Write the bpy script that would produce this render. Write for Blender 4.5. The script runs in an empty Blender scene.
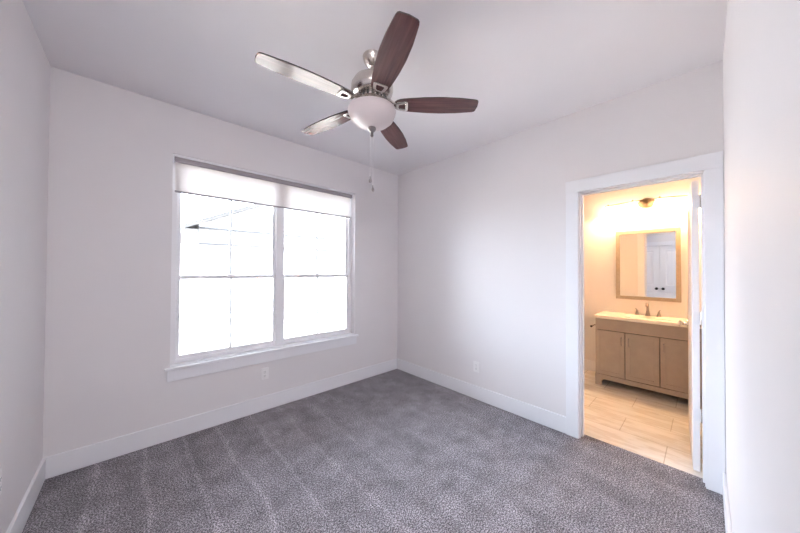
import bpy, bmesh, math, random
from mathutils import Vector, Matrix
random.seed(7)
S = bpy.context.scene
COL = S.collection
PI = math.pi

# ------------------------------------------------------------------ camera
YAW, PITCH, ROLL, FPX = .8228, .0117, .0058, 283.37
cd = bpy.data.cameras.new('camera'); cam = bpy.data.objects.new('camera', cd); COL.objects.link(cam)
fw = Vector((math.cos(YAW)*math.cos(PITCH), math.sin(YAW)*math.cos(PITCH), math.sin(PITCH)))
rt = Vector((math.sin(YAW), -math.cos(YAW), 0)); up = rt.cross(fw)
r2 = rt*math.cos(ROLL) + up*math.sin(ROLL); u2 = up*math.cos(ROLL) - rt*math.sin(ROLL)
cam.matrix_world = Matrix(((r2.x, u2.x, -fw.x, -2.7139), (r2.y, u2.y, -fw.y, -2.9722),
                           (r2.z, u2.z, -fw.z, 1.3924), (0, 0, 0, 1)))
cd.sensor_width = 36; cd.lens = FPX/800*36; cd.clip_start = .02
S.camera = cam

# ------------------------------------------------------------------ light and exposure
SKY = 7.7
W = bpy.data.worlds.new('sky'); S.world = W; W.use_nodes = True
bg = W.node_tree.nodes['Background']; bg.inputs[0].default_value = (.77, .86, 1.0, 1); bg.inputs[1].default_value = SKY
sd = bpy.data.lights.new('sun', 'SUN'); sd.energy = 22.0; sd.angle = .01; sd.color = (1, .93, .82)
# unseen sky glow added left of the window to brighten the right wall
wn, wl = W.node_tree.nodes, W.node_tree.links
wt = wn.new('ShaderNodeTexCoord'); wd = wn.new('ShaderNodeVectorMath'); wd.operation = 'DOT_PRODUCT'
wd.inputs[1].default_value = Vector((-.90, .36, .26)).normalized(); wl.new(wt.outputs['Generated'], wd.inputs[0])
wm = wn.new('ShaderNodeMapRange'); wm.interpolation_type = 'SMOOTHSTEP'
wm.inputs[1].default_value = .1; wm.inputs[2].default_value = 1.0; wm.inputs[3].default_value = SKY; wm.inputs[4].default_value = SKY*2.7
wl.new(wd.outputs['Value'], wm.inputs[0]); wl.new(wm.outputs[0], bg.inputs[1])
sun = bpy.data.objects.new('sun', sd); COL.objects.link(sun)
sun.rotation_euler = Vector((-.6, -.3, .75)).to_track_quat('Z', 'Y').to_euler()     # from the left, over the roof
pd = bpy.data.lights.new('window_portal', 'AREA'); pd.shape = 'RECTANGLE'; pd.size = 1.85; pd.size_y = 1.8
pd.cycles.is_portal = True
po = bpy.data.objects.new('window_portal', pd); COL.objects.link(po)
po.location = (-1.615, .19, 1.46); po.rotation_euler = (-PI/2, 0, 0)
VS = S.view_settings
VS.view_transform = 'Standard'; VS.look = 'None'; VS.gamma = 1; VS.use_curve_mapping = False
VS.exposure = 1.16
S.cycles.max_bounces = 14; S.cycles.diffuse_bounces = 8; S.cycles.transparent_max_bounces = 16
S.cycles.sample_clamp_indirect = 8

# ------------------------------------------------------------------ materials
def mat(name, color, rough=.5, metal=0, spec=.5, coat=0):
    m = bpy.data.materials.new(name); m.use_nodes = True
    b = m.node_tree.nodes['Principled BSDF']
    b.inputs['Base Color'].default_value = (*color, 1); b.inputs['Roughness'].default_value = rough
    b.inputs['Metallic'].default_value = metal; b.inputs['Specular IOR Level'].default_value = spec
    b.inputs['Coat Weight'].default_value = coat
    return m, m.node_tree.nodes, m.node_tree.links, b
def coords(n, l, scale=(1, 1, 1), kind='Object', rot=(0, 0, 0)):
    t = n.new('ShaderNodeTexCoord'); mp = n.new('ShaderNodeMapping'); mp.inputs['Scale'].default_value = scale
    mp.inputs['Rotation'].default_value = rot
    l.new(t.outputs[kind], mp.inputs['Vector']); return mp.outputs['Vector']
def noise(n, l, vec, scale, detail=4, rough=.5):
    x = n.new('ShaderNodeTexNoise'); x.inputs['Scale'].default_value = scale; x.inputs['Detail'].default_value = detail
    x.inputs['Roughness'].default_value = rough; l.new(vec, x.inputs['Vector']); return x.outputs['Fac']
def ramp(n, l, fac, stops):
    r = n.new('ShaderNodeValToRGB'); l.new(fac, r.inputs['Fac']); e = r.color_ramp.elements
    while len(e) < len(stops): e.new(.5)
    for k, (p, c) in enumerate(stops): e[k].position = p; e[k].color = (*c, 1)
    return r.outputs['Color']
def mul(n, l, a, b, fac=1, mode='MULTIPLY'):
    x = n.new('ShaderNodeMix'); x.data_type = 'RGBA'; x.blend_type = mode; x.inputs[0].default_value = fac
    l.new(a, x.inputs[6]); l.new(b, x.inputs[7]); return x.outputs[2]
def bump(n, l, b, h, strength, dist=.01):
    x = n.new('ShaderNodeBump'); x.inputs['Strength'].default_value = strength; x.inputs['Distance'].default_value = dist
    l.new(h, x.inputs['Height']); l.new(x.outputs['Normal'], b.inputs['Normal'])

def paint(name, color, rough, bs):
    m, n, l, b = mat(name, color, rough, spec=.3)
    v = coords(n, l); f = noise(n, l, v, 3, 3)
    c = ramp(n, l, f, [(.3, tuple(x*.985 for x in color)), (.7, color)]); l.new(c, b.inputs['Base Color'])
    bump(n, l, b, noise(n, l, v, 160, 3), bs, .002); return m
M = {}
M['wall'] = paint('wall_paint', (.75, .722, .728), .65, .12)
M['ceil'] = paint('ceiling_paint', (.82, .795, .81), .8, .15)
M['trim'] = paint('trim_paint', (.80, .795, .82), .35, .03)
M['door'] = paint('door_paint', (.84, .83, .84), .35, .03)
M['vinyl'] = mat('window_vinyl', (.84, .83, .85), .3)[0]
M['plastic'] = mat('white_plastic', (.82, .80, .80), .3)[0]
M['slot'] = mat('dark_slot', (.03, .03, .03), .5)[0]
M['black'] = mat('black_metal', (.015, .015, .017), .35, .3)[0]
M['bowl'] = mat('frosted_glass', (.66, .59, .59), .35, spec=.4)[0]
def metal(name, c, r):
    m, n, l, b = mat(name, c, r, 1)
    v = coords(n, l, (1, 1, 8)); rr = n.new('ShaderNodeMapRange')
    l.new(noise(n, l, v, 30, 3), rr.inputs[0]); rr.inputs[3].default_value = r*.8; rr.inputs[4].default_value = r*1.25
    l.new(rr.outputs[0], b.inputs['Roughness']); return m
M['nickel'] = metal('brushed_nickel', (.66, .61, .57), .24)
M['chrome'] = metal('polished_nickel', (.75, .72, .68), .15)
M['plate'] = mat('bronze_paint', (.17, .11, .065), .6, 0, .2)[0]
M['bronze'] = metal('satin_bronze', (.42, .33, .25), .35)
M['steel'] = metal('dark_nickel', (.34, .31, .30), .3)
M['grey_alu'] = mat('grey_aluminium', (.36, .33, .34), .45, .2)[0]

# carpet
m, n, l, b = mat('carpet', (.2, .18, .19), .95, spec=.1)
v = coords(n, l)
spk = noise(n, l, v, 125, 2, .8)
c1 = ramp(n, l, spk, [(.40, (.040, .032, .037)), (.5, (.185, .164, .187)), (.60, (.56, .52, .565))])
blot = ramp(n, l, noise(n, l, v, 7, 4, .6), [(.34, (.70, .69, .69)), (.66, (1.14, 1.14, 1.15))])
wv = n.new('ShaderNodeTexNoise'); wv.inputs['Scale'].default_value = 5.2; wv.inputs['Detail'].default_value = 2
l.new(coords(n, l, (1, .09, 1)), wv.inputs['Vector'])
nap = ramp(n, l, wv.outputs['Fac'], [(.35, (.86, .86, .86)), (.5, (1, 1, 1)), (.60, (1.04, 1.04, 1.04)), (.7, (1.12, 1.12, 1.12))])
# narrow vacuum tracks running towards the window
dn = n.new('ShaderNodeTexNoise'); dn.inputs['Scale'].default_value = 1.1; dn.inputs['Detail'].default_value = 1; l.new(v, dn.inputs['Vector'])
sx = n.new('ShaderNodeSeparateXYZ'); l.new(v, sx.inputs[0])
def mth(op, a, b_, c_=None):
    x = n.new('ShaderNodeMath'); x.operation = op
    for k, q in enumerate((a, b_, c_)):
        if q is None: continue
        if isinstance(q, (int, float)): x.inputs[k].default_value = q
        else: l.new(q, x.inputs[k])
    return x.outputs[0]
xx = mth('MULTIPLY_ADD', dn.outputs['Fac'], .22, sx.outputs[0])
pk = mth('PINGPONG', mth('ADD', xx, 10.05), .125)
trk = ramp(n, l, mth('MULTIPLY', pk, 8), [(.0, (1.42, 1.42, 1.42)), (.2, (1.0, 1.0, 1.0))])
tm = n.new('ShaderNodeMapRange'); tm.inputs[1].default_value = -2.1; tm.inputs[2].default_value = -.9; tm.inputs[3].default_value = 1.0; tm.inputs[4].default_value = .12
l.new(sx.outputs[0], tm.inputs[0]); tk = n.new('ShaderNodeMix'); tk.data_type = 'RGBA'; tk.inputs[6].default_value = (1, 1, 1, 1)
l.new(tm.outputs[0], tk.inputs[0]); l.new(trk, tk.inputs[7])
c1 = mul(n, l, c1, tk.outputs[2], 1)
l.new(mul(n, l, mul(n, l, c1, blot), nap), b.inputs['Base Color'])
b.inputs['Sheen Weight'].default_value = .25
bump(n, l, b, noise(n, l, v, 150, 2, .7), .9, .012)
M['carpet'] = m

# bathroom tile: long marble-look tiles in running bond
m, n, l, b = mat('marble_tile', (.7, .66, .6), .3)
t = coords(n, l, rot=(0, 0, 0))
sep = n.new('ShaderNodeSeparateXYZ'); l.new(t, sep.inputs[0]); com = n.new('ShaderNodeCombineXYZ')
ax = n.new('ShaderNodeMath'); ax.operation = 'ADD'; ax.inputs[1].default_value = 2.76 + .61*4; l.new(sep.outputs[1], ax.inputs[0])
ay = n.new('ShaderNodeMath'); ay.operation = 'ADD'; ay.inputs[1].default_value = -.078 + .313*3; l.new(sep.outputs[0], ay.inputs[0])
l.new(ax.outputs[0], com.inputs[0]); l.new(ay.outputs[0], com.inputs[1])
br = n.new('ShaderNodeTexBrick'); l.new(com.outputs[0], br.inputs['Vector'])
br.offset = .5; br.inputs['Scale'].default_value = 1; br.inputs['Brick Width'].default_value = .61; br.inputs['Row Height'].default_value = .313
br.inputs['Mortar Size'].default_value = .003; br.inputs['Mortar Smooth'].default_value = .1
br.inputs['Color1'].default_value = (.98, .98, .98, 1); br.inputs['Color2'].default_value = (.9, .9, .9, 1); br.inputs['Mortar'].default_value = (.62, .58, .54, 1)
vein = ramp(n, l, noise(n, l, coords(n, l, (5, 1.1, 1), rot=(0, 0, .35)), 2.2, 6, .6),
            [(.34, (.74, .72, .69)), (.46, (.66, .62, .57)), (.52, (.76, .74, .71)), (.7, (.82, .80, .78))])
l.new(mul(n, l, vein, br.outputs['Color']), b.inputs['Base Color'])
M['tile'] = m

# fan blade wood, grain along local x
def wood(name, dark, light, rough, coat, sc=(1.2, 26, 26)):
    m, n, l, b = mat(name, dark, rough, coat=coat)
    c = ramp(n, l, noise(n, l, coords(n, l, sc), 3, 6, .65), [(.3, dark), (.7, light)])
    l.new(c, b.inputs['Base Color']); b.inputs['Coat Roughness'].default_value = .3; return m
M['blade'] = wood('walnut_blade', (.062, .026, .026), (.15, .07, .068), .2, 0)
M['blade_edge'] = mat('blade_edge', (.03, .015, .014), .5)[0]
M['taupe'] = wood('taupe_cabinet', (.34, .29, .25), (.385, .33, .285), .45, 0, (30, 3, 3))
M['frame'] = wood('beige_mirror_frame', (.33, .27, .21), (.39, .32, .26), .45, 0, (10, 10, 10))
M['counter'] = paint('cultured_marble', (.82, .78, .70), .2, .01)
M['mirror'] = mat('mirror_glass', (.9, .9, .9), .015, 1)[0]
M['gap'] = mat('shadow_gap', (.06, .045, .038), .7)[0]

# glass pane
m, n, l, b = mat('window_glass', (1, 1, 1), 0)
n.remove(b); tr = n.new('ShaderNodeBsdfTransparent'); gl = n.new('ShaderNodeBsdfGlossy'); gl.inputs['Roughness'].default_value = 0
fr = n.new('ShaderNodeFresnel'); fr.inputs['IOR'].default_value = 1.45; mx = n.new('ShaderNodeMixShader')
tr.inputs[0].default_value = (.97, .98, .98, 1)
l.new(fr.outputs[0], mx.inputs[0]); l.new(tr.outputs[0], mx.inputs[1]); l.new(gl.outputs[0], mx.inputs[2])
l.new(mx.outputs[0], n['Material Output'].inputs['Surface']); M['glass'] = m
# roller shade fabric: lets daylight through
m, n, l, b = mat('shade_fabric', (.85, .82, .80), .9)
tl = n.new('ShaderNodeBsdfTranslucent'); tl.inputs[0].default_value = (.80, .77, .76, 1)
mx = n.new('ShaderNodeMixShader'); mx.inputs[0].default_value = .42
l.new(b.outputs[0], mx.inputs[1]); l.new(tl.outputs[0], mx.inputs[2]); l.new(mx.outputs[0], n['Material Output'].inputs['Surface'])
bump(n, l, b, noise(n, l, coords(n, l), 500, 1), .2, .001); M['shade'] = m
def emit(name, c, s):
    m, n, l, b = mat(name, c, .4); b.inputs['Emission Color'].default_value = (*c, 1); b.inputs['Emission Strength'].default_value = s; return m
M['lampglass'] = emit('lit_frosted_shade', (1, .72, .42), 9)
M['bulb'] = emit('lit_bulb', (1, .67, .35), 265)
M['bathglobe'] = emit('lit_bath_globe', (1, .76, .48), 5)
M['hallglass'] = emit('lit_hall_globe', (.97, .955, .985), 64)
# outside
M['siding'] = paint('neighbour_siding', (.42, .41, .40), .8, .1)
M['brick'] = mat('neighbour_trim', (.042, .041, .042), .8)[0]
M['roof'] = paint('roof_shingle', (.046, .045, .046), .9, .3)
m, n, l, b = mat('yard', (.5, .46, .36), .9)
l.new(ramp(n, l, noise(n, l, coords(n, l), 2, 6), [(.3, (.42, .38, .35)), (.7, (.54, .49, .45))]), b.inputs['Base Color']); M['yard'] = m
M['fence'] = paint('fence_boards', (.5, .44, .38), .8, .2)

# ------------------------------------------------------------------ mesh helpers
def B(): return bmesh.new()
def box(bm, x0, x1, y0, y1, z0, z1, bev=0, mx=None, mi=0):
    t = bmesh.new()
    bmesh.ops.create_cube(t, size=1)
    for v in t.verts: v.co = Vector((x0+(v.co.x+.5)*(x1-x0), y0+(v.co.y+.5)*(y1-y0), z0+(v.co.z+.5)*(z1-z0)))
    if bev: bmesh.ops.bevel(t, geom=t.edges[:], offset=bev, segments=2, affect='EDGES', profile=.5)
    join(bm, t, mx, mi)
def join(bm, t, mx=None, mi=0):
    if mx is not None: bmesh.ops.transform(t, matrix=mx, verts=t.verts[:])
    for f in t.faces: f.material_index = mi
    me = bpy.data.meshes.new('tmp'); t.to_mesh(me); t.free(); bm.from_mesh(me); bpy.data.meshes.remove(me)
def lathe(bm, prof, seg=40, mx=None, cap=True):
    t = bmesh.new(); rings = []
    for r, z in prof:
        if r < 1e-6: rings.append([t.verts.new((0, 0, z))])
        else: rings.append([t.verts.new((r*math.cos(2*PI*k/seg), r*math.sin(2*PI*k/seg), z)) for k in range(seg)])
    for a, b in zip(rings, rings[1:]):
        for k in range(seg):
            k2 = (k+1) % seg
            if len(a) == 1 and len(b) == 1: continue
            if len(a) == 1: t.faces.new((a[0], b[k2], b[k]))
            elif len(b) == 1: t.faces.new((a[k], a[k2], b[0]))
            else: t.faces.new((a[k], a[k2], b[k2], b[k]))
    if cap:
        for rg in (rings[0], rings[-1]):
            if len(rg) > 2: t.faces.new(rg)
    bmesh.ops.recalc_face_normals(t, faces=t.faces[:])
    join(bm, t, mx)
def tube(bm, pts, r, seg=10, closed=False):
    t = bmesh.new(); pts = [Vector(p) for p in pts]; rings = []; N = len(pts)
    prev = None
    for i, p in enumerate(pts):
        a = pts[i-1] if (i or closed) else p; c = pts[(i+1) % N] if (i < N-1 or closed) else p
        d = (c-a).normalized()
        if prev is None: u = d.orthogonal().normalized()
        else: u = (prev - d*prev.dot(d)).normalized()
        prev = u; w = d.cross(u); rr = r[i] if isinstance(r, (list, tuple)) else r
        rings.append([t.verts.new(p + (u*math.cos(2*PI*k/seg)+w*math.sin(2*PI*k/seg))*rr) for k in range(seg)])
    for i in range(N if closed else N-1):
        a, c = rings[i], rings[(i+1) % N]
        for k in range(seg): t.faces.new((a[k], a[(k+1) % seg], c[(k+1) % seg], c[k]))
    if not closed: t.faces.new(rings[0][::-1]); t.faces.new(rings[-1])
    bmesh.ops.recalc_face_normals(t, faces=t.faces[:])
    join(bm, t)
def prism(bm, outline, z0, z1, bev=0, mx=None, hole=None):
    """outline (xy) extruded z0..z1, optional hole with the same number of points"""
    t = bmesh.new(); N = len(outline)
    lo = [t.verts.new((x, y, z0)) for x, y in outline]; hi = [t.verts.new((x, y, z1)) for x, y in outline]
    for k in range(N): t.faces.new((lo[k], lo[(k+1) % N], hi[(k+1) % N], hi[k]))
    if hole is None: t.faces.new(lo[::-1]); t.faces.new(hi)
    else:
        l2 = [t.verts.new((x, y, z0)) for x, y in hole]; h2 = [t.verts.new((x, y, z1)) for x, y in hole]
        for k in range(N):
            q = (k+1) % N
            t.faces.new((l2[k], h2[k], h2[q], l2[q])); t.faces.new((lo[k], l2[k], l2[q], lo[q])); t.faces.new((hi[k], hi[q], h2[q], h2[k]))
    bmesh.ops.recalc_face_normals(t, faces=t.faces[:])
    if bev: bmesh.ops.bevel(t, geom=[e for e in t.edges if e.calc_face_angle(0) > .6], offset=bev, segments=2, affect='EDGES', profile=.5)
    join(bm, t, mx)
def obj(name, bm, m, parent=None, smooth=False, loc=None):
    me = bpy.data.meshes.new(name); bm.to_mesh(me); bm.free()
    for x in (m if isinstance(m, (list, tuple)) else [m]): me.materials.append(M[x])
    if smooth:
        me.shade_smooth()
        try: me.set_sharp_from_angle(angle=math.radians(35))
        except Exception: pass
    o = bpy.data.objects.new(name, me); COL.objects.link(o)
    if parent: o.parent = parent
    if loc: o.location = loc
    return o
def tag(o, label, cat, group=None, kind=None):
    o['label'] = label; o['category'] = cat
    if group: o['group'] = group
    if kind: o['kind'] = kind
    return o
def thing(name, label, cat, loc=(0, 0, 0), rz=0, group=None, kind=None):
    o = bpy.data.objects.new(name, None); COL.objects.link(o); o.empty_display_size = .1
    o.location = loc; o.rotation_euler = (0, 0, rz); return tag(o, label, cat, group, kind)
def struct(name, bm, m, label, cat, parent=None):
    return tag(obj(name, bm, m, parent), label, cat, kind='structure')

# ------------------------------------------------------------------ setting: bedroom shell
H, WX, RY = 2.74, -3.154, -3.054        # ceiling height, left wall x, near wall y
HY = -4.9                              # end of the entry passage behind the photographer
WL, WR, WB, WT = -2.509, -.724, .565, 2.342            # window opening
DL, DR, DT = -2.258, -2.965, 2.045                     # bathroom door opening (between jamb faces)
BX = 1.96                                              # bathroom back wall
bm = B(); box(bm, WX-.1, .095, HY-.1, .1, -.1, 0); struct('floor', bm, 'carpet', 'mottled grey carpet floor of the bedroom', 'floor')
bm = B(); box(bm, WX-.14, 2.1, HY-.14, .16, H, H+.2); struct('ceiling', bm, 'ceil', 'flat pale ceiling above the bedroom', 'ceiling')
bm = B()
box(bm, WX, WL, 0, .16, -.1, H); box(bm, WR, .12, 0, .16, -.1, H); box(bm, WL, WR, 0, .16, -.1, WB); box(bm, WL, WR, 0, .16, WT, H)
struct('wall_window', bm, 'wall', 'pale grey bedroom wall with the wide window', 'wall')
bm = B()
box(bm, 0, .12, DL+.02, 0, -.1, H); box(bm, 0, .12, DR-.02, DL+.02, DT+.02, H); box(bm, 0, .12, HY-.14, DR-.02, -.1, H)
struct('wall_right', bm, 'wall', 'bright pale wall with the bathroom doorway', 'wall')
CL0, CL1, CT = -2.93, -1.43, 2.045                     # closet opening in the left wall
bm = B()
box(bm, WX-.12, WX, CL1, .16, -.1, H); box(bm, WX-.12, WX, CL0, CL1, CT, H); box(bm, WX-.12, WX, HY-.14, CL0, -.1, H)
struct('wall_left', bm, 'wall', 'shaded wall at the left edge of the photo', 'wall')
bm = B(); box(bm, -2.12, 0, RY-.12, RY, -.1, H); struct('wall_near', bm, 'wall', 'wall at the right edge of the photo beside the doorway', 'wall')
bm = B(); box(bm, WX-.12, 0, HY-.14, HY, -.1, H); struct('wall_back', bm, 'wall', 'end wall of the entry passage behind the photographer', 'wall')
# baseboards
BH, BT = .142, .015
def board(nm, x0, x1, y0, y1, lab):
    bm = B(); box(bm, x0, x1, y0, y1, 0, BH, .003); struct(nm, bm, 'trim', lab, 'baseboard')
board('baseboard_window', WX+BT, -BT, -BT, 0, 'white baseboard under the window wall')
board('baseboard_right', -BT, 0, -2.158, 0, 'white baseboard between the room corner and bathroom doorway')
board('baseboard_left', WX, WX+BT, -1.34, 0, 'white baseboard on the shaded left wall')
board('baseboard_near', -2.12, -.022, RY, RY+BT, 'white baseboard along the wall at the right edge')
board('baseboard_back', WX, 0, HY, HY+BT, 'white baseboard of the entry passage end wall')

# ------------------------------------------------------------------ window
win = thing('window_1', 'white twin sash window with bright daylight behind it', 'window', (0, 0, 0), kind='structure')
FY0, FY1 = .075, .15
zb, zt = WB+.027, WT
bm = B()
box(bm, WL, WL+.042, FY0, FY1, zb, zt, .003); box(bm, WR-.042, WR, FY0, FY1, zb, zt, .003)
box(bm, WL+.042, WR-.042, FY0, FY1, zt-.042, zt, .003); box(bm, WL+.042, WR-.042, FY0, FY1, zb, zb+.03, .003)
obj('window_frame', bm, 'vinyl', win)
xm = (WL+WR)/2
bm = B(); box(bm, xm-.034, xm+.034, FY0-.004, FY1, zb+.03, zt-.042, .004); obj('mullion', bm, 'vinyl', win)
ZR = 1.318
def sash(x0, x1, z0, z1, y0, y1, st, rb, rtp):
    bm = B()
    box(bm, x0, x0+st, y0, y1, z0, z1, .003); box(bm, x1-st, x1, y0, y1, z0, z1, .003)
    box(bm, x0+st, x1-st, y0, y1, z0, z0+rb, .003); box(bm, x0+st, x1-st, y0, y1, z1-rtp, z1, .003)
    s = obj('sash', bm, 'vinyl', win)
    ym = (y0+y1)/2; gx0, gx1, gz0, gz1 = x0+st-.004, x1-st+.004, z0+rb-.004, z1-rtp+.004
    bm = B(); box(bm, gx0, gx1, ym-.009, ym-.006, gz0, gz1); box(bm, gx0, gx1, ym+.006, ym+.009, gz0, gz1)
    obj('pane', bm, 'glass', s)
    bm = B(); xc, zc = (gx0+gx1)/2, (gz0+gz1)/2
    box(bm, xc-.0105, xc+.0105, ym-.003, ym+.003, gz0, gz1); box(bm, gx0, xc-.0105, ym-.003, ym+.003, zc-.0045, zc+.0045)
    box(bm, xc+.0105, gx1, ym-.003, ym+.003, zc-.0045, zc+.0045)
    obj('muntin', bm, 'vinyl', s)
for x0, x1 in ((WL+.042, xm-.034), (xm+.034, WR-.042)):
    sash(x0+.001, x1-.001, ZR-.015, zt-.043, .112, .142, .026, .03, .03)      # upper, outer track
    sash(x0+.001, x1-.001, zb+.031, ZR+.012, .08, .110, .024, .03, .03)      # lower, inner track
    bm = B(); box(bm, (x0+x1)/2-.03, (x0+x1)/2+.03, .083, .1, ZR+.012, ZR+.022, .003); obj('sash_lock', bm, 'vinyl', win)
for xs, zz in ((WR-.045, .93), (WL+.045, .93)):
    bm = B(); box(bm, xs-.008, xs+.008, .066, .076, zz-.02, zz+.02, .002); obj('sash_stop', bm, 'vinyl', win)
bm = B(); box(bm, WL-.035, WR+.04, -.038, 0, WB, WB+.022, .004); box(bm, WL, WR, 0, .078, WB, WB+.027)
st = struct('trim_1', bm, 'trim', 'white window stool with apron below the window', 'window sill')
bm = B(); box(bm, WL-.018, WR+.022, -.018, 0, WB-.092, WB, .003); obj('apron', bm, 'trim', st)

# roller shade
rs = thing('roller_shade', 'white roller shade pulled partly down at the window top', 'shade', (xm+.01, .04, WT-.05))
def rel(x0, x1, y0, y1, z0, z1, bev=0):
    bm = B(); box(bm, x0-rs.location.x, x1-rs.location.x, y0-.04, y1-.04, z0-rs.location.z, z1-rs.location.z, bev); return bm
obj('cassette', rel(WL+.012, WR-.035, .014, .066, 2.283, 2.322, .004), 'grey_alu', rs)
obj('mounting_rail', rel(WL+.008, WR-.031, .008, .07, 2.323, 2.341, .001), 'vinyl', rs)  # added white strip, stands in for the daylit window head above the cassette
obj('shade_fabric', rel(WL+.02, WR-.055, .0395, .0405, 2.045, 2.285), 'shade', rs)
obj('hem_bar', rel(WL+.018, WR-.053, .033, .047, 2.03, 2.046, .003), 'grey_alu', rs)
for x in (WL+.006, WR-.029): obj('end_bracket', rel(x-.005, x+.005, .01, .068, 2.28, WT, .002), 'vinyl', rs)

# ------------------------------------------------------------------ bathroom doorway trim, door
dc = thing('trim_2', 'white flat casing around the bathroom doorway', 'door casing', (0, 0, 0), kind='structure')
CW = .094
bm = B(); box(bm, -.02, 0, DL+.006, DL+.006+CW, 0, DT+.006, .002); obj('side_casing', bm, 'trim', dc)
bm = B(); box(bm, -.02, 0, RY+.002, DR-.004, 0, DT+.006, .002); obj('side_casing', bm, 'trim', dc)
bm = B(); box(bm, -.022, 0, RY+.002, DL+.008+CW, DT+.006, DT+.108, .002); obj('head_casing', bm, 'trim', dc)
bm = B(); box(bm, 0, .122, DL, DL+.02, 0, DT+.02, .001); box(bm, 0, .122, DR-.02, DR, 0, DT+.02, .001); box(bm, 0, .122, DR, DL, DT, DT+.02, .001)
obj('jamb', bm, 'trim', dc)
bm = B(); box(bm, .045, .08, DL-.011, DL, 0, DT, .001); box(bm, .045, .08, DR, DR+.011, 0, DT, .001); box(bm, .045, .08, DR+.011, DL-.011, DT-.011, DT, .001)
obj('door_stop', bm, 'trim', dc)
bm = B(); box(bm, .122, .14, DL+.006, DL+.1, 0, DT+.006, .002); box(bm, .122, .14, RY, DR-.006, 0, DT+.006, .002); box(bm, .122, .14, RY, DL+.1, DT+.006, DT+.1, .002)
obj('inner_casing', bm, 'trim', dc)

def panel_face(bm, x0, x1, z0, z1, yf, sgn, panels, rec=.007):
    """raised frames on one face: recessed panels as bevelled rings"""
    for (a, b, c, d) in panels:
        t = bmesh.new()
        def ring(i, y): return [t.verts.new((x, y, z)) for x, z in ((a+i, c+i), (b-i, c+i), (b-i, d-i), (a+i, d-i))]
        R = [ring(0, yf), ring(.012, yf-sgn*rec), ring(.03, yf-sgn*rec), ring(.045, yf-sgn*rec*.35)]
        for p, q in zip(R, R[1:]):
            for k in range(4): t.faces.new((p[k], p[(k+1) % 4], q[(k+1) % 4], q[k]))
        t.faces.new(R[-1]); bmesh.ops.recalc_face_normals(t, faces=t.faces[:])
        # orient to face outward
        f = max(t.faces, key=lambda f: f.calc_area())
        if f.normal.y*sgn < 0: bmesh.ops.reverse_faces(t, faces=t.faces[:])
        join(bm, t)
def paneled_slab(w, h, th, panels):
    """door in local xz, thickness along y 0..th, faces cut out round the panels"""
    bm = B()
    xs = sorted({0, w, *[p[0] for p in panels], *[p[1] for p in panels]}); zs = sorted({0, h, *[p[2] for p in panels], *[p[3] for p in panels]})
    inside = lambda x, z: any(p[0] < x < p[1] and p[2] < z < p[3] for p in panels)
    for yf, s in ((0, -1), (th, 1)):
        for x0, x1 in zip(xs, xs[1:]):
            for z0, z1 in zip(zs, zs[1:]):
                if inside((x0+x1)/2, (z0+z1)/2): continue
                vs = [bm.verts.new(c) for c in ((x0, yf, z0), (x1, yf, z0), (x1, yf, z1), (x0, yf, z1))]
                f = bm.faces.new(vs if s < 0 else vs[::-1])
        panel_face(bm, 0, w, 0, h, yf, s, panels)
    for a, b, c, d in (((0, 0, 0), (0, th, 0), (0, th, h), (0, 0, h)), ((w, 0, 0), (w, 0, h), (w, th, h), (w, th, 0)),
                       ((0, 0, 0), (w, 0, 0), (w, th, 0), (0, th, 0)), ((0, 0, h), (0, th, h), (w, th, h), (w, 0, h))):
        bm.faces.new([bm.verts.new(q) for q in (a, b, c, d)])
    bmesh.ops.remove_doubles(bm, verts=bm.verts[:], dist=1e-5)
    bmesh.ops.recalc_face_normals(bm, faces=bm.faces[:])
    return bm
d1 = thing('door_1', 'white panelled bathroom door standing open, seen edge on', 'door', (.142, -2.943, 0), math.radians(3.4), kind='structure')
P = [(.11, .30, .25, .85), (.40, .59, .25, .85), (.11, .30, 1.02, 1.88), (.40, .59, 1.02, 1.88)]
o = obj('slab', paneled_slab(.70, 2.015, .035, P), 'door', d1); o.location = (0, 0, .015)
for s in (-1, 1):
    bm = B(); y0 = 0 if s < 0 else .035
    mx = Matrix.Translation((.635, y0, .94)) @ Matrix.Rotation(-s*PI/2, 4, 'X')
    lathe(bm, [(0, 0), (.032, 0), (.032, .006), (.014, .01), (.011, .028), (.02, .036), (.027, .046), (.027, .054), (.018, .062), (0, .064)], 24, mx)
    obj('door_knob', bm, 'chrome', d1, True)
for z in (1.88, 1.07, .40):
    bm = B(); box(bm, -.0025, 0, -.004, .028, z-.044, z+.044); box(bm, -.03, -.012, -.0205, -.019, z-.044, z+.044)
    nf = len(bm.faces); lathe(bm, [(.0065, z-.045), (.0065, z+.045)], 12, Matrix.Translation((-.008, -.010, 0)))
    bm.faces.ensure_lookup_table()
    for f in bm.faces[nf:]: f.material_index = 1
    obj('hinge', bm, ['trim', 'chrome'], d1, True)

# closet doors in the left wall (seen in the bathroom mirror)
dw = (CL1-CL0-.02-.005)/2
for i, nm in ((0, 'door_2'), (1, 'door_3')):
    d = thing(nm, ('white panelled closet door nearer the window wall', 'white panelled closet door nearer the photographer')[i], 'door',
              (WX-.045, CL1-.01-i*(dw+.005), 0), -PI/2, kind='structure')
    PP = [(.11, dw/2-.04, .25, .85), (dw/2+.04, dw-.11, .25, .85), (.11, dw/2-.04, 1.02, 1.9), (dw/2+.04, dw-.11, 1.02, 1.9)]
    o = obj('slab', paneled_slab(dw, 2.02, .035, PP), 'door', d); o.location = (0, 0, .015)
    bm = B(); xk = dw-.06 if i == 0 else .06
    lathe(bm, [(0, 0), (.033, 0), (.033, .008), (.013, .012), (.013, .03), (.026, .04), (.03, .05), (.022, .062), (0, .064)], 20,
          Matrix.Translation((xk, .035, .95)) @ Matrix.Rotation(-PI/2, 4, 'X'))
    obj('door_knob', bm, 'black', d, True)
bm = B()
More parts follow.
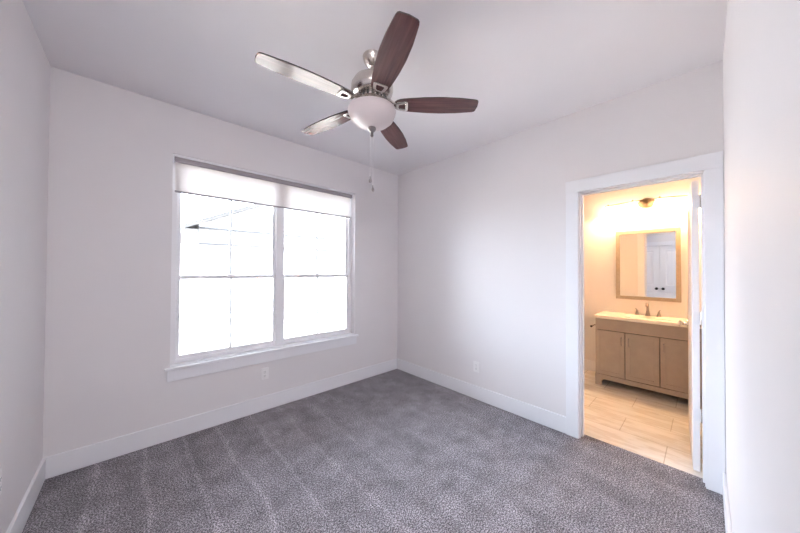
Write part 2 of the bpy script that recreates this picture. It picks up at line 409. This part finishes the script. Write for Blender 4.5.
box(bm, WX, WX+.02, CL1-.005, CL1+.09, 0, CT, .002); box(bm, WX, WX+.02, CL0-.09, CL0+.005, 0, CT, .002); box(bm, WX, WX+.02, CL0-.09, CL1+.09, CT, CT+.1, .002)
box(bm, WX-.12, WX, CL1-.008, CL1, 0, CT); box(bm, WX-.12, WX, CL0, CL0+.008, 0, CT); box(bm, WX-.12, WX, CL0, CL1, CT-.008, CT)
struct('trim_3', bm, 'trim', 'white casing around the closet doors on the left wall', 'door casing')
bm = B(); box(bm, WX-.7, WX-.68, CL0-.2, CL1+.2, -.1, H); box(bm, WX-.68, WX-.12, CL0-.2, CL0-.18, -.1, H); box(bm, WX-.68, WX-.12, CL1+.18, CL1+.2, -.1, H); box(bm, WX-.68, WX-.12, CL0-.18, CL1+.18, H-.02, H); box(bm, WX-.68, WX-.1, CL0-.18, CL1+.18, -.1, -.001); struct('wall_closet', bm, 'wall', 'back wall inside the closet', 'wall')

# ------------------------------------------------------------------ bathroom shell
BY0, BY1 = -3.06, -.7
bm = B(); box(bm, .095, BX+.1, BY0-.1, BY1+.1, -.1, .002); struct('floor_bathroom', bm, 'tile', 'cream marble-look tile floor of the bathroom', 'floor')
bm = B(); box(bm, BX, BX+.12, BY0-.12, BY1+.12, -.1, H); struct('wall_bathroom_back', bm, 'wall', 'bathroom wall behind the vanity and mirror', 'wall')
bm = B(); box(bm, .12, BX, BY0-.12, BY0, -.1, H); struct('wall_bathroom_right', bm, 'wall', 'bathroom wall behind the open door', 'wall')
bm = B(); box(bm, .12, BX, BY1, BY1+.12, -.1, H); struct('wall_bathroom_left', bm, 'wall', 'far left bathroom wall hidden by the bedroom wall', 'wall')
board('baseboard_bathroom', BX-BT, BX, -2.04, BY1, 'white baseboard left of the bathroom vanity')
board('baseboard_bathroom_right', .14, 1.4, BY0, BY0+BT, 'white baseboard behind the open bathroom door')

# ------------------------------------------------------------------ vanity
VX, V0, V1 = 1.462, -2.042, -2.957        # front plane, left end, right end
van = thing('bathroom_vanity', 'taupe bathroom vanity cabinet with three doors under the mirror', 'vanity', (VX, (V0+V1)/2, .002))
def lv(x0, x1, y0, y1, z0, z1, bev=0, bm=None):
    bm = bm or B(); c = (V0+V1)/2
    box(bm, x0-VX, x1-VX, y0-c, y1-c, z0-.002, z1-.002, bev); return bm
bm = lv(VX, BX-.002, V1, V1+.018, .002, .815); lv(VX, BX-.002, V0-.018, V0, .002, .815, bm=bm)
lv(VX+.018, BX-.002, V1+.018, V0-.018, .10, .118, bm=bm); lv(BX-.02, BX-.002, V1+.018, V0-.018, .118, .815, bm=bm)
lv(VX, VX+.018, V1+.018, V0-.018, .80, .815, bm=bm)
obj('body', bm, 'taupe', van)
bm = lv(VX+.020, VX+.026, V1+.018, V0-.018, .118, .80); obj('inner_panel', bm, 'gap', van)  # dark sheet behind the doors, its colour gives the shade in the gaps
# base rail with cut-out and two feet
c = (V0+V1)/2; hw = (V0-V1)/2
out = [(-hw, 0), (-hw+.065, 0), (-hw+.065, .05), (-hw+.085, .08), (hw-.085, .08), (hw-.065, .05), (hw-.065, 0), (hw, 0), (hw, .132), (-hw, .132)]
bm = B(); prism(bm, out, -.018, .0, .0015, Matrix(((0, 0, 1, 0), (1, 0, 0, 0), (0, 1, 0, 0), (0, 0, 0, 1))))
obj('base_rail', bm, 'taupe', van)
obj('drawer_front', lv(VX-.018, VX, V1+.004, V0-.004, .679, .805, .002), 'taupe', van)
dws = [(V0-.004, -2.330), (-2.337, -2.629), (-2.636, V1+.004)]
for i, (ya, yb) in enumerate(dws):
    bm = B(); z0, z1 = .141, .671
    fr = .045
    lv(VX-.018, VX, ya-fr, ya, z0, z1, .0015, bm); lv(VX-.018, VX, yb, yb+fr, z0, z1, .0015, bm)
    lv(VX-.018, VX, yb+fr, ya-fr, z0, z0+fr, .0015, bm); lv(VX-.018, VX, yb+fr, ya-fr, z1-fr, z1, .0015, bm)
    lv(VX-.0155, VX, yb+fr, ya-fr, z0+fr, z1-fr, 0, bm)
    dr = obj('door', bm, 'taupe', van)
    yh = yb+.03 if i == 0 else ya-.03
    bm = B(); yy = yh-c
    tube(bm, [(-.018, yy, .525), (-.040, yy, .527), (-.044, yy, .533), (-.044, yy, .602), (-.040, yy, .608), (-.018, yy, .610)], .0045, 8)
    obj('handle', bm, 'steel', dr, True)
# top with oval basin
t = B(); x0, x1, hy = -.022, BX-VX-.001, hw+.012; ZT = .034
N = 64; cx, rx, ry = .25, .145, .21
def rectpt(a):
    dx, dy = math.cos(a), math.sin(a)
    k = min(((x1-cx)/dx if dx > 1e-9 else (x0-cx)/dx if dx < -1e-9 else 1e9), (hy/abs(dy) if abs(dy) > 1e-9 else 1e9))
    return cx+dx*k, dy*k
angs = sorted([2*PI*k/N for k in range(N)] + [math.atan2(y, x-cx) % (2*PI) for x in (x0, x1) for y in (-hy, hy)])
rg = [[t.verts.new((*rectpt(a), 0)) for a in angs], [t.verts.new((*rectpt(a), ZT-.006)) for a in angs],
      [t.verts.new((cx+(rectpt(a)[0]-cx)*.99, rectpt(a)[1]*.992, ZT)) for a in angs]]
for s, z in ((1, ZT), (.94, ZT-.012), (.8, ZT-.07), (.5, ZT-.115), (.1, ZT-.125)):
    rg.append([t.verts.new((cx+rx*s*math.cos(a), ry*s*math.sin(a), z)) for a in angs])
K = len(angs)
for p, q in zip(rg, rg[1:]):
    for k in range(K): t.faces.new((p[k], p[(k+1) % K], q[(k+1) % K], q[k]))
t.faces.new(rg[-1]); bmesh.ops.recalc_face_normals(t, faces=t.faces[:])
vt = obj('vanity_top', t, 'counter', van, True, (0, 0, .813))
bm = B(); lathe(bm, [(0, 0), (.02, 0), (.02, .004), (0, .005)], 20, Matrix.Translation((cx, 0, ZT-.126))); obj('drain', bm, 'chrome', vt, True)
# faucet
fa = thing('bathroom_faucet', 'nickel three-piece faucet standing on the cream vanity top', 'faucet', (1.86, -2.492, .849))
bm = B(); lathe(bm, [(0, 0), (.029, 0), (.029, .006), (.024, .012), (.014, .07), (.012, .10), (0, .105)], 24)
tube(bm, [(0, 0, .085), (-.008, 0, .125), (-.028, 0, .150), (-.06, 0, .158), (-.092, 0, .146), (-.105, 0, .125)], [.013, .012, .012, .011, .011, .011], 12)
obj('spout', bm, 'steel', fa, True)
for s in (1, -1):
    bm = B(); mx = Matrix.Translation((0, s*.1, 0))
    lathe(bm, [(0, 0), (.026, 0), (.026, .006), (.021, .012), (.011, .045), (.012, .055), (0, .062)], 24, mx)
    tube(bm, [(0, s*.1, .055), (-.004, s*.104, .068), (-.02, s*.112, .078)], [.007, .006, .005], 8)
    obj('faucet_handle', bm, 'steel', fa, True)
# mirror
mi = thing('framed_mirror', 'rectangular bathroom mirror in a flat beige frame above the vanity', 'mirror', (BX, -2.472, 1.03))
y0, y1, z1, fwid = -.307, .307, .882, .043
bm = B()
box(bm, -.026, -.001, y0, y0+fwid, 0, z1, .002); box(bm, -.026, -.001, y1-fwid, y1, 0, z1, .002)
box(bm, -.026, -.001, y0+fwid, y1-fwid, 0, fwid, .002); box(bm, -.026, -.001, y0+fwid, y1-fwid, z1-fwid, z1, .002)
obj('frame', bm, 'frame', mi)
bm = B(); box(bm, -.016, -.002, y0+fwid, y1-fwid, fwid, z1-fwid); obj('mirror_glass', bm, 'mirror', mi)
# vanity light
vl = thing('vanity_light', 'glowing four-shade vanity light bar above the bathroom mirror', 'light', (BX, -2.478, 2.262))
bm = B(); lathe(bm, [(0, 0), (.085, 0), (.084, .03), (.072, .07), (.045, .105), (.02, .118), (0, .12)], 32, Matrix.Translation((-.001, 0, -.018)) @ Matrix.Diagonal((1, 1, .68, 1)) @ Matrix.Rotation(-PI/2, 4, 'Y')); obj('backplate', bm, 'plate', vl, True)
bm = B(); tube(bm, [(-.1, -.41+.82*k/20, .012-.024*((k-10)/10)**2) for k in range(21)], .006, 8); obj('bar', bm, 'bronze', vl, True)
for yy in (-.38, -.127, .127, .38):
    zz = .012-.024*(yy/.41)**2
    bm = B(); lathe(bm, [(0, 0), (.008, .0), (.008, .012), (.004, .018), (0, .019)], 12, Matrix.Translation((-.1, yy, zz+.003)))
    lathe(bm, [(.010, 0), (.022, -.008), (.022, -.03), (0, -.03)], 16, Matrix.Translation((-.1, yy, zz-.002)), False)
    sk = obj('socket', bm, 'bronze', vl, True)
    bm = B(); lathe(bm, [(.024, -.012), (.042, -.03), (.056, -.07), (.066, -.125), (.062, -.125), (.052, -.07), (.038, -.034), (.02, -.014)], 24, Matrix.Translation((-.1, yy, zz-.002)), False)
    obj('lamp_shade', bm, 'lampglass', sk, True)
    bm = B(); lathe(bm, [(0, -.03), (.012, -.03), (.013, -.06), (.024, -.085), (.029, -.108), (.024, -.128), (.012, -.138), (0, -.14)], 16, Matrix.Translation((-.1, yy, zz-.002)))
    obj('bulb', bm, 'bulb', sk, True)
# toilet paper holder on the vanity side
bm = B(); lathe(bm, [(0, 0), (.022, 0), (.022, .006), (.009, .01), (.009, .05), (0, .05)], 16, Matrix.Rotation(-PI/2, 4, 'X'))
tube(bm, [(.012, .045, 0), (-.15, .045, 0)], .008, 10); tp = obj('paper_holder', bm, 'nickel', van, True, (.16, V0-c, .698))
bm = B(); lathe(bm, [(0, 0), (.013, 0), (.013, .01), (0, .012)], 14, Matrix.Translation((-.15, .045, 0)) @ Matrix.Rotation(-PI/2, 4, 'Y')); obj('end_cap', bm, 'black', tp, True)

# ------------------------------------------------------------------ ceiling fan
FX, FYY = -1.640, -1.548
fan = thing('ceiling_fan', 'five-blade ceiling fan with dark walnut blades and frosted bowl light', 'ceiling fan', (FX, FYY, 2.44))
z0 = 2.44
def fl(prof): return [(r, z-z0) for r, z in prof]
bm = B(); lathe(bm, fl([(0, 2.74), (.058, 2.74), (.062, 2.733), (.060, 2.722), (.052, 2.70), (.038, 2.682), (.026, 2.674), (0, 2.674)])); obj('canopy', bm, 'nickel', fan, True)
bm = B(); lathe(bm, fl([(0, 2.675), (.012, 2.675), (.012, 2.63), (.03, 2.622), (.034, 2.61), (0, 2.61)]), 24); obj('downrod', bm, 'nickel', fan, True)
bm = B(); lathe(bm, fl([(0, 2.612), (.05, 2.612), (.085, 2.60), (.115, 2.578), (.13, 2.55), (.132, 2.522), (.128, 2.505), (.118, 2.49), (.10, 2.48), (.0, 2.478)]), 48); obj('motor_housing', bm, 'nickel', fan, True)
bm = B(); lathe(bm, fl([(0, 2.478), (.085, 2.478), (.09, 2.468), (.09, 2.452), (.075, 2.446), (.06, 2.44), (.06, 2.415), (.075, 2.405), (.12, 2.402), (.135, 2.398), (.135, 2.392), (0, 2.392)]), 48); obj('light_fitter', bm, 'nickel', fan, True)
bm = B()
for k in range(20):
    a = 2*PI*k/20; box(bm, .089, .0925, -.006, .006, 2.45-z0, 2.474-z0, 0, Matrix.Rotation(a, 4, 'Z'))
obj('vent_slots', bm, 'slot', fan)
bm = B(); lathe(bm, fl([(.14, 2.400), (.149, 2.396), (.151, 2.388), (.147, 2.370), (.132, 2.338), (.105, 2.314), (.07, 2.296), (.035, 2.286), (0, 2.284)]), 56, cap=False); obj('light_bowl', bm, 'bowl', fan, True)
bm = B(); lathe(bm, fl([(0, 2.287), (.024, 2.286), (.026, 2.275), (.018, 2.263), (.010, 2.258), (.009, 2.243), (.011, 2.237), (.007, 2.228), (0, 2.226)]), 20); obj('finial', bm, 'steel', fan, True)
# one blade (local x = outward, z relative to the blade plane), pitched about its own axis
def halfwidth(u):                       # u 0..1 root to tip
    pts = [(0, .040), (.04, .050), (.15, .0585), (.35, .068), (.55, .0715), (.75, .067), (.9, .058), (1, .051)]
    for (a, x), (b, y) in zip(pts, pts[1:]):
        if a <= u <= b:
            t = (u-a)/(b-a); t = t*t*(3-2*t) if a == 0 else t; return x+(y-x)*t
    return pts[-1][1]
RI, RO = .158, .662
ol = []
NB = 24
for k in range(NB+1):
    u = k/NB; ol.append((RI+(RO-RI)*u, -halfwidth(u)))
ol[-1] = (RO-.008, -.050); ol.append((RO-.001, -.042)); ol.append((RO+.004, 0)); ol.append((RO-.001, .042))
for k in range(NB, -1, -1):
    u = k/NB; ol.append((RI+(RO-RI)*u, halfwidth(u)) if k < NB else (RO-.008, .050))
ol.append((RI-.016, .025)); ol.append((RI-.022, 0)); ol.append((RI-.016, -.025))
PITCHB = Matrix.Rotation(math.radians(-7), 4, 'X')
bm = B(); prism(bm, ol, 0, .008, .0015)
for f in bm.faces:
    if abs(f.normal.z) < .5: f.material_index = 1
bmesh.ops.transform(bm, matrix=PITCHB, verts=bm.verts[:])
blade = obj('blade', bm, ['blade', 'blade_edge'], fan)
# bracket: arm from the motor and an open trapezoid ring under the blade root
def rounded(pts, n=5, r=.008):
    res = []; K = len(pts)
    for i in range(K):
        p = Vector(pts[i]); a = (Vector(pts[i-1])-p).normalized(); b = (Vector(pts[(i+1) % K])-p).normalized()
        for k in range(n+1):
            t = k/n; q = p+a*r*(1-t)**2+b*r*t**2; res.append((q.x, q.y))
    return res
bm = B()
o1 = rounded([(.148, -.032), (.226, -.045), (.226, .045), (.148, .032)], 5, .020)
o2 = rounded([(.167, -.015), (.209, -.024), (.209, .024), (.167, .015)], 5, .009)
prism(bm, o1, -.009, -.0005, .002, PITCHB, hole=o2)
for s in (-1, 1):
    tube(bm, [(.085, s*.014, .028), (.115, s*.016, .022), (.135, s*.018, .004), (.160, s*.020, -.005-s*.003)], [.008, .0075, .0075, .007], 10)
brk = obj('blade_bracket', bm, 'nickel', blade, True)
T0 = 3.0349; ZB = 2.429-z0
for i in range(5):
    if i == 0: b_ = blade
    else:
        b_ = blade.copy(); COL.objects.link(b_); b_.parent = fan
        k_ = brk.copy(); COL.objects.link(k_); k_.parent = b_
    b_.location = (0, 0, ZB); b_.rotation_euler = (0, 0, T0+i*2*PI/5)
for (dx, dy, zb_) in ((-.008, .006, 1.955), (.006, -.005, 1.90)):
    bm = B(); tube(bm, [(dx*.6, dy*.6, 2.262-z0), (dx, dy, 2.225-z0), (dx, dy, zb_+.02-z0)], .0013, 6)
    zz = 2.222
    while zz > zb_+.02:
        t = bmesh.new(); bmesh.ops.create_icosphere(t, subdivisions=1, radius=.0022); join(bm, t, Matrix.Translation((dx, dy, zz-z0))); zz -= .012
    ch = obj('pull_chain', bm, 'plastic', fan, True)
    bm = B(); lathe(bm, fl([(0, zb_+.024), (.003, zb_+.022), (.0035, zb_+.012), (.0085, zb_-.004), (.009, zb_-.010), (.006, zb_-.017), (0, zb_-.019)]), 14, Matrix.Translation((dx, dy, 0)))
    obj('fob', bm, 'steel', ch, True)

# ------------------------------------------------------------------ outlets
def outlet(label, loc, rz):
    t = thing('wall_outlet', label, 'outlet', loc, rz)          # local: wall plane y=0, room at -y
    bm = B(); box(bm, -.035, .035, -.006, 0, -.0575, .0575, .0025); obj('cover_plate', bm, 'plastic', t)
    for z in (.020, -.020):
        bm = B(); prism(bm, rounded([(-.017, -.0145), (.017, -.0145), (.017, .0145), (-.017, .0145)], 4, .006), 0, .003, .0008,
                        Matrix.Translation((0, -.006, z)) @ Matrix.Rotation(PI/2, 4, 'X'))
        rc = obj('receptacle', bm, 'plastic', t)
        bm = B()
        for x in (-.0063, .0063): box(bm, x-.001, x+.001, -.0094, -.0088, z-.002, z+.007)
        box(bm, -.0022, .0022, -.0094, -.0088, z-.010, z-.006); obj('slots', bm, 'slot', rc)
    bm = B(); lathe(bm, [(0, 0), (.003, 0), (.0025, .0012), (0, .0014)], 10, Matrix.Translation((0, -.006, 0)) @ Matrix.Rotation(PI/2, 4, 'X')); obj('screw', bm, 'nickel', t)
outlet('white wall outlet below the window apron', (-1.775, 0, .358), 0)
outlet('white wall outlet on the bright right wall above the baseboard', (0, -1.277, .345), -PI/2)
outlet('white wall outlet at the left edge low on the shaded wall', (WX, -.845, .435), PI/2)

bl = thing('bathroom_ceiling_lamp', 'small round ceiling lamp inside the bathroom, hidden above the doorway', 'ceiling light', (.95, -1.75, H))  # unseen lamp added to light the bathroom walls more evenly
bm = B(); lathe(bm, [(0, 0), (.14, 0), (.14, -.02), (.13, -.025), (0, -.025)], 36); obj('base', bm, 'nickel', bl, True)
bm = B(); lathe(bm, [(.13, -.025), (.128, -.05), (.11, -.08), (.06, -.10), (0, -.106)], 36, cap=False); obj('globe', bm, 'bathglobe', bl, True)
# unseen fill lamp added behind the camera to lift the window wall
hl = thing('flush_ceiling_lamp', 'round flush ceiling lamp in the passage behind the photographer', 'ceiling light', (-2.86, -3.5, H))
bm = B(); lathe(bm, [(0, 0), (.17, 0), (.17, -.02), (.16, -.025), (0, -.025)], 36); obj('base', bm, 'nickel', hl, True)
bm = B(); lathe(bm, [(.16, -.025), (.158, -.05), (.13, -.085), (.07, -.11), (0, -.118)], 36, cap=False); obj('globe', bm, 'hallglass', hl, True)

# ------------------------------------------------------------------ outside the window
bm = B(); box(bm, -30, 30, .16, 40, -.4, -.2); struct('ground', bm, 'yard', 'sunlit yard outside the window', 'ground')
nh = thing('neighbour_house', 'washed-out pale neighbouring house with gable beyond the window', 'house', (0, 6.3, -.2))
ex0, ez0, slope = -1.85, 2.42, .47; rx_ = 2.2; rz_ = ez0+slope*(rx_-ex0); exr = 2*rx_-ex0
bm = B(); prism(bm, [(ex0+.35, 0), (exr-.35, 0), (exr-.35, ez0+.36), (rx_, rz_+.2), (ex0+.35, ez0+.36)], 0, 6, 0, Matrix(((1, 0, 0, 0), (0, 0, 1, 0), (0, 1, 0, 0), (0, 0, 0, 1)))); obj('wall', bm, 'siding', nh)
for s in (0, 1):
    a, b_ = ((ex0, ez0), (rx_, rz_)) if s == 0 else ((rx_, rz_), (exr, ez0))
    bm = B(); prism(bm, [(a[0], a[1]+.2), (b_[0], b_[1]+.2), (b_[0], b_[1]+.31), (a[0], a[1]+.31)], -.3, 6.2, 0, Matrix(((1, 0, 0, 0), (0, 0, 1, 0), (0, 1, 0, 0), (0, 0, 0, 1)))); obj('roof_slope', bm, 'roof', nh)
bm = B(); box(bm, ex0-.02, ex0+.3, -.3, 6, ez0+.12, ez0+.2); obj('eave_return', bm, 'brick', nh)
for zz in (2.66, 2.24):
    bm = B(); box(bm, ex0+.33, exr-.33, -.05, 0, zz, zz+.06); obj('trim_band', bm, 'brick', nh)
